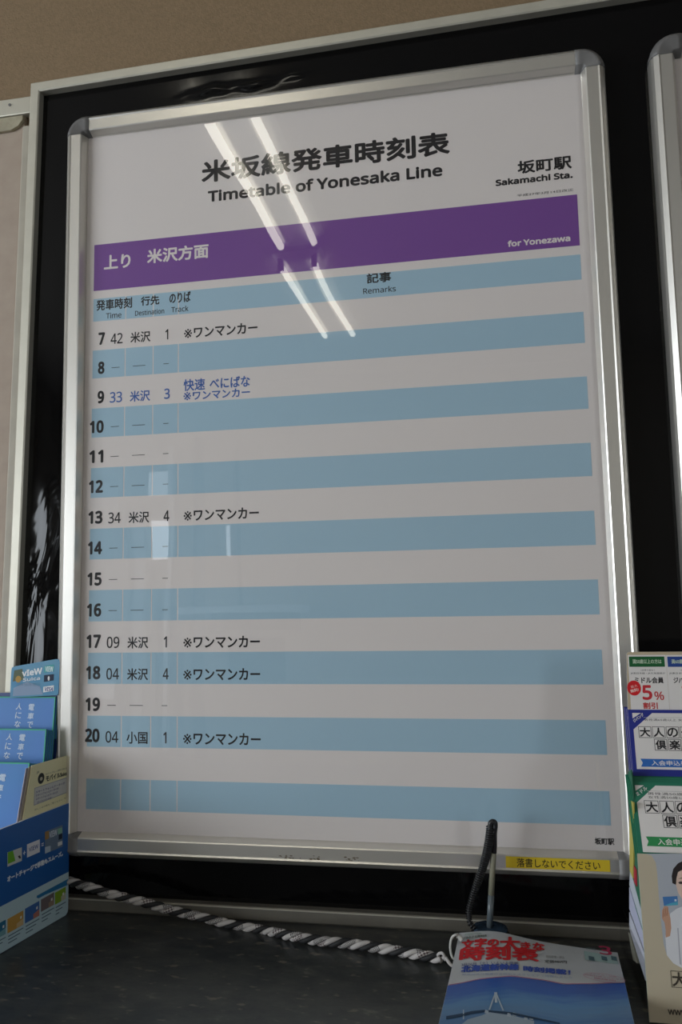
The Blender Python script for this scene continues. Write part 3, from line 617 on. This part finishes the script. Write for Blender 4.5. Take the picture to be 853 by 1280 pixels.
# front leaflet with the photograph of a person holding a card
Pb = at(812.5, 1280, y=-.172); Pt = at(796.5, 1067, y=-.154)
FP = Plane(Pb, (1, 0, 0), (0, Pt[1]-Pb[1], Pt[2]-Pb[2])); ub = .0; vt = FP.loc(797, 1067)[1]; dx = FP.loc(797, 1067)[0]
o = tag(card(FP, [(0, .0015), (.205, .0015), (.205, vt), (dx, vt)], .0014, mat('beige_leaflet', (.50, .43, .31), .55), mat('pale_green_edge', (.45, .60, .50), .5), 'leaflet'), 'beige leaflet with a photo of a person in white holding a blue card', 'leaflet')
pr = Print(FP, .00015)
ph = [(807, 1067), (815, 1069.5), (820, 1078), (822, 1092), (824, 1120), (826.5, 1150), (830, 1180), (834, 1194), (842, 1204), (853, 1210), (900, 1222), (960, 1232), (960, 1067)]
pr.pxpoly(ph, (.40, .42, .46))
pr.pxpoly([(838, 1142), (846, 1136), (858, 1131), (874, 1132), (890, 1138), (900, 1150), (902, 1222), (853, 1210), (842, 1204), (834, 1194), (832, 1170), (837, 1160)], (.66, .66, .68))
pr.pxpoly([(847, 1160), (848.5, 1160), (852, 1206), (850, 1205)], (.40, .40, .44))
pr.pxpoly([(855, 1122), (868, 1122), (870, 1136), (862, 1142), (853, 1134)], (.62, .44, .36))
pr.pxpoly([(845, 1090), (848, 1084), (858, 1079), (870, 1080), (878, 1090), (878, 1108), (872, 1122), (863, 1130), (855, 1127), (848, 1116), (845, 1104)], (.68, .50, .41))
pr.pxpoly([(841, 1104), (840, 1095), (842, 1086), (848, 1079), (857, 1075), (869, 1075), (879, 1081), (884, 1094), (882, 1110), (878, 1104), (876, 1094), (868, 1088), (856, 1086), (848, 1090), (846, 1098), (845.5, 1106)], (.025, .018, .018))
for ex in (851, 867): pr.pxpoly([(ex-3, 1103), (ex, 1101.6), (ex+4, 1102.5), (ex+3, 1105), (ex-1, 1105)], (.05, .03, .03)); pr.pxpoly([(ex-3, 1098.5), (ex+1, 1097), (ex+5, 1098.5), (ex+1, 1098.2)], (.12, .07, .05))
pr.pxpoly([(858, 1104), (860, 1104), (862, 1113), (857, 1113)], (.58, .38, .30)); pr.pxpoly([(854, 1119), (860, 1117.5), (867, 1119), (860, 1122)], (.55, .18, .17))
pr.pxpoly([(832.5, 1172), (838, 1170), (839.5, 1160), (838.5, 1148), (836.5, 1140), (835, 1133), (831, 1132), (828, 1138), (828, 1148), (831, 1153), (832.5, 1162)], (.52, .30, .20))
for k in range(3): pr.pxpoly([(828.5+k*2.4, 1146-k), (830+k*2.4, 1136-k), (831+k*2.4, 1136-k), (829.6+k*2.4, 1147-k)], (.36, .17, .11))
pr.pxpoly([(828.7, 1121), (847.2, 1120), (848, 1131.3), (830.5, 1132.5)], (.06, .18, .42)); pr.pxpoly([(830.5, 1132.3), (848, 1131.3), (847.5, 1127), (838, 1129)], (.08, .36, .48)); pr.pxpoly([(843.5, 1124), (846, 1124), (846.2, 1126.5), (843.6, 1126.7)], (.6, .65, .7))
pr.build('leaflet_photo', o)
pr = Print(FP, .0004)
u, v = FP.loc(840, 1234); cs = .0142
for i, ch in enumerate('大人の休日倶楽部'):
    uu = u+i*(cs+.001); pr.frame(uu, v, uu+cs, v+cs, .0005, (.05, .04, .03)); pr.text(ch, uu+.001, v+.001, uu+cs-.001, v+cs-.001, (.05, .04, .03), bold=.0003)
pr.pxtext('WWW.', (835.5, 1268), (862, 1263), (.06, .05, .04), bold=.0002, latin=True)
pr.build('leaflet_lettering', o)

# ------------------------------------------------------------------ thick timetable book on the counter
ZBK = -.1000
tl = at(574.5, 1168, z=ZBK); tr = at(772, 1185, z=ZBK); bl = at(556.5, 1280, z=ZBK); br = at(803, 1280, z=ZBK)
Ud = (tr-tl); Wb = np.linalg.norm(Ud); Ud /= Wb; Vd = (tl-bl); Vd /= np.linalg.norm(Vd); Vd = Vd-Ud*np.dot(Vd, Ud); Vd /= np.linalg.norm(Vd)
class Cover:
    O = tl
    def hgt(s, u, v):      # u from the left edge, v down from the top edge (metres, negative)
        a = u/Wb; q = max(0, min(1, -v/.08)); k = (1-q)
        return k*(.0055*math.exp(-((a-.22)/.20)**2)-.0035*a*a*1.0)+.0022*math.exp(-((a-.25)/.28)**2)*(1-k)+.0012*math.sin(a*5+v*18)
    def __call__(s, u, v, h=0): p = tl+Ud*u+Vd*v; return np.array((p[0], p[1], ZBK+s.hgt(u, v)+h))
    def loc(s, px, py):
        z = ZBK
        for _ in range(6):
            p = at(px, py, z=z)-tl; u, v = float(np.dot(p, Ud)), float(np.dot(p, Vd)); z = ZBK+s.hgt(u, v)
        return u, v
CV = Cover(); Hb = .257
t = thing('timetable_book', 'thick book with red title and blue photo cover on the counter', 'book', (.56, -.19, ZC))
def grid(u0, v0, u1, v1, nu, nv, h, m, mb):
    vs = [CV(u0+(u1-u0)*i/nu, v0+(v1-v0)*j/nv, h) for j in range(nv+1) for i in range(nu+1)]
    mb.add(vs, [(j*(nu+1)+i, j*(nu+1)+i+1, (j+1)*(nu+1)+i+1, (j+1)*(nu+1)+i) for j in range(nv) for i in range(nu)], m, True)
# page block
nb = 30; b = MB(); PG = mat('book_page_edges', (.55, .53, .48), .8, mottle=(400, (.42, .40, .36), .8))
outl = [(Wb*i/nb, 0) for i in range(nb+1)]+[(Wb, -Hb*i/nb) for i in range(1, nb+1)]+[(Wb*(1-i/nb), -Hb) for i in range(1, nb+1)]+[(0, -Hb*(1-i/nb)) for i in range(1, nb)]
def inset(u, v, e=.0015): return (min(max(u, e), Wb-e), max(min(v, -e), -Hb+e))
up = [CV(*inset(u, v), -.0006) for u, v in outl]; dn = [np.array((p[0], p[1], ZC+.0006)) for p in up]
n = len(up); b.add(up+dn, [(i, (i+1) % n, n+(i+1) % n, n+i) for i in range(n)], PG); b.add(dn, [tuple(range(n))], PG); b.build('page_block', t)
GL = mat('glossy_white_cover', (.52, .53, .54), .28, spec=.4)
b = MB(); grid(0, -Hb, Wb, 0, 34, 50, 0, GL, b); grid(0, -Hb, Wb, 0, 34, 50, -.0006, GL, b)
cover = b.build('front_cover', t)
def skymat():
    m = bpy.data.materials.new('cover_sky_print'); m.use_nodes = True; nt = m.node_tree; N = nt.nodes; bs = N['Principled BSDF']; bs.inputs['Roughness'].default_value = .28
    at_ = N.new('ShaderNodeAttribute'); at_.attribute_name = 'cv'; sp = N.new('ShaderNodeSeparateXYZ'); nt.links.new(at_.outputs['Vector'], sp.inputs[0])
    r = N.new('ShaderNodeValToRGB'); e = r.color_ramp.elements; e[0].position = 0; e[0].color = (.015, .085, .40, 1); e[1].position = 1; e[1].color = (.03, .10, .25, 1)
    for p, c in ((.16, (.02, .11, .42, 1)), (.33, (.09, .24, .46, 1)), (.46, (.10, .22, .40, 1)), (.60, (.05, .15, .34, 1))):
        q = e.new(p); q.color = c
    n = N.new('ShaderNodeTexNoise'); n.inputs['Scale'].default_value = 5; mp = N.new('ShaderNodeMapping'); mp.inputs['Scale'].default_value = (1, 4, 1); nt.links.new(at_.outputs['Vector'], mp.inputs[0]); nt.links.new(mp.outputs[0], n.inputs['Vector'])
    ma = N.new('ShaderNodeMath'); ma.operation = 'MULTIPLY_ADD'; ma.inputs[1].default_value = .25; nt.links.new(n.outputs[0], ma.inputs[0]); 
    su = N.new('ShaderNodeMath'); su.operation = 'SUBTRACT'; su.inputs[1].default_value = .125; nt.links.new(sp.outputs['Y'], su.inputs[0]); nt.links.new(su.outputs[0], ma.inputs[2])
    nt.links.new(ma.outputs[0], r.inputs[0]); nt.links.new(r.outputs[0], bs.inputs['Base Color']); return m
SKY = skymat()
bd = [(558, 1232.5), (575, 1230), (600, 1224.5), (640, 1221), (680, 1226), (705, 1231), (745, 1230.5), (788, 1228.5)]
bl_ = [CV.loc(*p) for p in bd]; bu = [p[0] for p in bl_]; bv = [p[1] for p in bl_]
b = MB(); nu, nv = 40, 40; vs = []; cvs = []
for j in range(nv+1):
    for i in range(nu+1):
        u = .0002+(Wb-.0004)*i/nu; v0 = float(np.interp(u, bu, bv)); v = v0+(-Hb+.0002-v0)*j/nv; vs.append(CV(u, v, .0002)); cvs.append((u/Wb, (v0-v)/.125, 0))
b.add(vs, [(j*(nu+1)+i, (j+1)*(nu+1)+i, (j+1)*(nu+1)+i+1, j*(nu+1)+i+1) for j in range(nv) for i in range(nu)], SKY, True)
so = b.build('cover_photo', cover); a_ = so.data.attributes.new('cv', 'FLOAT_VECTOR', 'POINT'); a_.data.foreach_set('vector', [c for p in cvs for c in p])
pr = Print(CV, .0004)
# thin red line over the photo's upper edge
pts = [(u, float(np.interp(u, bu, bv))) for u in np.linspace(.001, Wb-.001, 40)]
for i in range(39): pr.poly([pts[i], pts[i+1], (pts[i+1][0], pts[i+1][1]+.0012), (pts[i][0], pts[i][1]+.0012)], (.45, .10, .22))
RED = (.55, .015, .02)
pr.quadtext('文字の', (577, 1188.3), (623, 1183), (624, 1174), (578.5, 1176), RED, bold=.0008); pr.quadtext('大', (626, 1188), (650, 1188.5), (650, 1172.5), (626, 1172.5), RED, bold=.0010); pr.quadtext('きな', (651, 1188), (681, 1188.5), (680, 1179.5), (652, 1178), RED, bold=.0007)
pr.quadtext('時刻表', (575, 1202), (673, 1202.8), (672, 1187), (577, 1187), RED, bold=.0012)
pr.quadtext('JTB小さな時刻表', (579, 1175.3), (609, 1172.2), (609, 1168.8), (580, 1171.2), (.12, .15, .12), bold=.0001); pr.quadtext('全国版の時刻', (581, 1170), (602, 1168.2), (602, 1166), (581, 1167.6), (.25, .4, .3))
pr.quadtext('3月26日（土）いよいよ開業', (577, 1208.5), (648, 1206.3), (648, 1203), (577, 1204.6), (.15, .16, .25), bold=.0001)
pr.quadtext('北海道新幹線', (577, 1216), (648.5, 1213), (648.5, 1206), (578, 1208), (.04, .08, .36), bold=.0006); pr.quadtext('時刻掲載！', (655, 1214.5), (713, 1219.3), (713, 1213.3), (655, 1208), (.04, .08, .36), bold=.0005)
pr.quadtext('新函館北斗開業の全時刻を大きな文字で掲載しました', (578, 1220), (716, 1224), (716, 1221.3), (578, 1217.5), (.3, .36, .5))
pr.quadtext('特別定価・税込', (683, 1198), (706, 1199.2), (706, 1195.8), (683, 1194.6), (.2, .2, .2)); pr.quadtext('定価987円', (681, 1204), (709, 1205.2), (709, 1201.4), (681, 1200.4), (.1, .1, .1), bold=.0001)
pr.quadtext('3', (751, 1193), (765, 1195), (763, 1184.5), (749, 1182.8), (.45, .04, .10), bold=.0007, latin=True); pr.quadtext('2016', (733, 1187.5), (745, 1189), (744.5, 1186), (732.5, 1184.5), (.2, .3, .3), latin=True)
pr.build('cover_lettering', cover)
pr = Print(CV, .0004)
pr.pxpoly([(730, 1189), (771, 1196), (774, 1206), (732, 1200)], (.34, .46, .44)); 
pr.build('cover_stamps', cover); pr = Print(CV, .0010)
for x in (736, 752, 764): pr.pxpoly([(x, 1196), (x+7, 1197.5), (x+8, 1202.5), (x+1, 1201)], (.08, .14, .16))
u, v = CV.loc(756, 1223.5); pr.ell(u, v, .0195, .0095, (.55, .28, .36), 40, ring=.0007)
pr.text('ファイル・分冊', u-.014, v+.0042, u+.012, v+.0068, (.5, .12, .2)); pr.text('特別付録スペシャル', u-.018, v-.0004, u+.018, v+.0026, (.5, .12, .2)); pr.text('路線図', u-.010, v-.0054, u+.010, v-.0022, (.5, .12, .2))
pr.build('cover_stamps', cover)
pr = Print(CV, .0005)
PALE = (.45, .52, .58)
for a1, b1 in (((619.5, 1242), (612, 1263)), ((620.5, 1242), (629.5, 1264)), ((619, 1241), (620, 1254)), ((621, 1241), (621, 1254))):
    pr.pxpoly([(a1[0]-.8, a1[1]), (b1[0]-1, b1[1]), (b1[0]+1, b1[1]), (a1[0]+.8, a1[1])], PALE)
pr.pxpoly([(558, 1271), (575, 1268), (590, 1264.5), (605, 1263), (640, 1266), (700, 1279), (700, 1281), (640, 1269), (605, 1266), (590, 1268), (575, 1272), (558, 1275)], (.02, .05, .10))
pr.pxpoly([(603, 1270), (612, 1266), (640, 1270), (668, 1277), (668, 1283), (575, 1283), (585, 1275)], (.34, .42, .50))
for x, y in ((606, 1264), (634, 1268), (641, 1267), (655, 1272), (662, 1272)): pr.pxpoly([(x, y+3), (x+5, y+4), (x+5, y), (x+1, y-1)], PALE)
pr.pxpoly([(579, 1263), (580.5, 1263), (580.5, 1275), (579, 1275)], PALE)
pr.build('bridge_picture', cover)
# white plastic ring through the punched corner
t = thing('binder_ring', 'white plastic ring through the top left corner of the book', 'ring', (.478, -.065, ZBK))
a = CV.loc(571, 1178); C0 = CV(a[0], a[1], .0015)
pts = [at(575, 1173, z=ZBK+.004)]+[at(*p, z=q) for p, q in (((571, 1168.5), ZBK+.011), ((566, 1171), ZBK+.009), ((563.5, 1178), ZBK+.003), ((563.5, 1188), ZBK-.005), ((566, 1197), ZBK-.012), ((570, 1199), ZBK-.013))]
def smooth(P, n=8):
    P = [np.array(p, float) for p in P]; P = [2*P[0]-P[1]]+P+[2*P[-1]-P[-2]]; out = []
    for i in range(1, len(P)-2):
        for k in range(n):
            s_ = k/n; out.append(.5*((2*P[i])+(-P[i-1]+P[i+1])*s_+(2*P[i-1]-5*P[i]+4*P[i+1]-P[i+2])*s_**2+(-P[i-1]+3*P[i]-3*P[i+1]+P[i+2])*s_**3))
    return out+[P[-2]]
RW_ = mat('white_nylon', (.52, .52, .48), .4)
MB().tube(smooth(pts), .0013, RW_, 8).build('ring_loop', t)
MB().tube(smooth([at(578, 1175, z=ZBK+.0055), at(574, 1170.5, z=ZBK+.0085), at(571, 1169.5, z=ZBK+.009)], 4), .0026, RW_, 10).build('ring_clasp', t)

# ------------------------------------------------------------------ twisted rope along the back of the counter
rp = [((80, 1098.5), -.0068), ((86, 1101), -.0075), ((94, 1104), -.014), ((115, 1110), -.022), ((140, 1118), -.024), ((180, 1128), -.024), ((215, 1138), -.021), ((250, 1146), -.019), ((290, 1156), -.022), ((330, 1163), -.030)]
path = [at(*p, y=y) for p, y in rp]+[at(*p, z=ZC+.0064) for p in ((365, 1170), (400, 1176), (440, 1180), (480, 1186), (515, 1192), (545, 1197), (552, 1198))]
path = smooth(path, 14); L_ = np.concatenate([[0], np.cumsum([np.linalg.norm(path[i+1]-path[i]) for i in range(len(path)-1)])])
nS = 620; ss = np.linspace(0, L_[-1], nS); PC = np.array([[np.interp(s_, L_, [p[k] for p in path]) for k in range(3)] for s_ in ss])
def strandmat(name, dark, light, sc, thr):
    m = bpy.data.materials.new(name); m.use_nodes = True; nt = m.node_tree; N = nt.nodes; b = N['Principled BSDF']; b.inputs['Roughness'].default_value = .75
    a_ = N.new('ShaderNodeAttribute'); a_.attribute_name = 'cv'; mp = N.new('ShaderNodeMapping'); mp.inputs['Scale'].default_value = sc; mp.inputs['Rotation'].default_value = (0, 0, .6)
    c = N.new('ShaderNodeTexChecker'); c.inputs['Scale'].default_value = 1; c.inputs[1].default_value = (*dark, 1); c.inputs[2].default_value = (*light, 1)
    sp = N.new('ShaderNodeSeparateXYZ'); w = N.new('ShaderNodeMath'); w.operation = 'SINE'; mm = N.new('ShaderNodeMath'); mm.operation = 'MULTIPLY'; mm.inputs[1].default_value = 210
    g = N.new('ShaderNodeMath'); g.operation = 'GREATER_THAN'; g.inputs[1].default_value = thr
    mx = N.new('ShaderNodeMix'); mx.data_type = 'RGBA'; mx.inputs[6].default_value = (*light, 1)
    nt.links.new(a_.outputs['Vector'], mp.inputs[0]); nt.links.new(mp.outputs[0], c.inputs[0]); nt.links.new(a_.outputs['Vector'], sp.inputs[0]); nt.links.new(sp.outputs['Y'], mm.inputs[0]); nt.links.new(mm.outputs[0], w.inputs[0])
    nt.links.new(w.outputs[0], g.inputs[0]); nt.links.new(g.outputs[0], mx.inputs[0]); nt.links.new(c.outputs[0], mx.inputs[7]); nt.links.new(mx.outputs[2], b.inputs['Base Color'])
    bp = N.new('ShaderNodeBump'); bp.inputs['Strength'].default_value = .4; bp.inputs['Distance'].default_value = .0006; nt.links.new(c.outputs[1], bp.inputs['Height']); nt.links.new(bp.outputs[0], b.inputs['Normal'])
    return m
t = thing('rope', 'black and white twisted cord tied to the book', 'rope', PC[nS//2])
SM = [strandmat('houndstooth_strand', (.012, .012, .013), (.52, .49, .47), (16, 900, 1), -.3), strandmat('white_strand', (.10, .07, .07), (.50, .47, .45), (8, 520, 1), .45), mat('black_strand', (.010, .010, .011), .7)]
for k in range(3):
    pts = []
    for i in range(nS):
        tdir = PC[min(i+1, nS-1)]-PC[max(i-1, 0)]; tdir /= np.linalg.norm(tdir); a1 = np.cross(tdir, (0, 0, 1)); a1 /= np.linalg.norm(a1); a2 = np.cross(tdir, a1)
        ph_ = -ss[i]/.036*2*math.pi+k*2*math.pi/3; r = .0029; pts.append(PC[i]+r*(math.cos(ph_)*a1+math.sin(ph_)*a2))
    o = MB().tube(pts, .0029, SM[k], 10).build('strand', t)
    at_ = o.data.attributes.new('cv', 'FLOAT_VECTOR', 'POINT'); at_.data.foreach_set('vector', [c for i in range(nS) for j in range(10) for c in (j/10, ss[i], 0)])
# frayed loop joining rope and ring
lp = [PC[-1], at(557, 1197, z=ZC+.010), at(560, 1201, z=ZC+.011), at(564, 1206, z=ZC+.008), at(569, 1208, z=ZC+.006)]
MB().tube(smooth(lp), .0018, SM[1], 8).build('end_loop', t)
lp = [PC[-4], at(548, 1193, z=ZC+.012), at(553, 1191.5, z=ZC+.015), at(556, 1196, z=ZC+.012), at(557, 1200, z=ZC+.008)]
MB().tube(smooth(lp), .0016, SM[1], 8).build('end_loop', t)

# ------------------------------------------------------------------ pen stand with coiled cord
t = thing('pen_stand', 'black pen stand with clear disc and coiled black cord behind the book', 'pen stand', (.517, -.035, ZC))
YD = -.035; cx, cz = .5170, -.1015
def disc(xc, yc, prof, m, n=40):
    mb = MB(); mb.loft([[(xc+r*math.cos(2*math.pi*k/n), yc+r*math.sin(2*math.pi*k/n), z) for k in range(n)] for r, z in prof], m, True, True, True); return mb
BLK = mat('black_plastic', (.008, .008, .009), .4)
disc(cx, YD, [(.0235, ZC+.0003), (.0240, ZC+.002), (.0225, ZC+.0155), (.0200, ZC+.0185), (.012, ZC+.0190)], BLK).build('base', t)
disc(cx, YD, [(.0170, ZC+.0190), (.0196, ZC+.0200), (.0200, ZC+.0212), (.0192, ZC+.0222), (.0150, ZC+.0225)], mat('smoky_blue_plastic', (.035, .06, .095), .2, spec=.6)).build('disc', t)
zr = ZC+.0225; rt = at(617, 1069, y=YD); rb_ = np.array((cx-.0006, YD, zr)); rm = rb_+(rt-rb_)*.45
MB().tube([rb_, rm], .0036, mat('grey_translucent_tube', (.10, .12, .13), .2), 14).build('lower_rod', t)
MB().tube([rm, rt, at(618, 1063, y=YD)], [.0034, .0034, .002], mat('beige_pen_barrel', (.26, .25, .18), .35), 14).build('upper_rod', t)
cp = smooth([at(*p, y=YD+dy) for p, dy in (((594, 1161), -.006), ((588, 1154), -.004), ((586.5, 1140), 0), ((591, 1122), 0), ((597, 1104), 0), ((603, 1087), 0), ((608, 1070), -.002), ((611, 1056), -.004), ((612.8, 1043), -.005), ((613.5, 1034), -.005))], 10)
l = np.concatenate([[0], np.cumsum([np.linalg.norm(cp[i+1]-cp[i]) for i in range(len(cp)-1)])])
pts = []; turns = 46; nT = turns*10; cc_ = np.array(cp)
for i in range(nT+1):
    q = i/nT; s_ = l[-1]*(q**.92); c0 = np.array([np.interp(s_, l, cc_[:, k]) for k in range(3)]); c1 = np.array([np.interp(min(s_+.001, l[-1]), l, cc_[:, k]) for k in range(3)]); c_1 = np.array([np.interp(max(s_-.001, 0), l, cc_[:, k]) for k in range(3)])
    td = c1-c_1; td /= np.linalg.norm(td); a1 = np.cross(td, (0, 1, 0)); a1 /= np.linalg.norm(a1); a2 = np.cross(td, a1); r = .0024+.0020*min(1, q*1.5); ph_ = 2*math.pi*turns*q
    pts.append(c0+r*(math.cos(ph_)*a1+math.sin(ph_)*a2))
MB().tube(pts, .0010, mat('black_coil', (.012, .012, .013), .3), 7).build('coil_cord', t)
MB().tube(cp, [.0016+.0016*i/len(cp) for i in range(len(cp))], BLK, 10).build('cord_core', t)
top = at(613.5, 1034, y=YD-.005)
hk = smooth([top, top+(.0002, 0, .0045), top+(.0032, 0, .0062), top+(.0055, 0, .0035), at(618.5, 1042, y=YD-.004), at(618.5, 1056, y=YD-.001), at(618, 1066, y=YD)], 8)
MB().tube(hk, .0030, BLK, 10).build('hook', t)

# put the origin of every single-mesh thing at its base
for o in [o for o in COL.objects if o.type == 'MESH' and o.parent is None and 'category' in o.keys()]:
    n = len(o.data.vertices); co = np.empty(n*3); o.data.vertices.foreach_get('co', co); co = co.reshape(-1, 3)
    c = (co.min(0)+co.max(0))/2; c[2] = co[:, 2].min(); co -= c; o.data.vertices.foreach_set('co', co.ravel()); o.data.update()
    o.location = c
    for ch in o.children: ch.matrix_parent_inverse = Matrix.Translation(-Vector(c))
print('objects', len(S.objects), 'tris~', sum(len(o.data.polygons) for o in S.objects if o.type == 'MESH'))
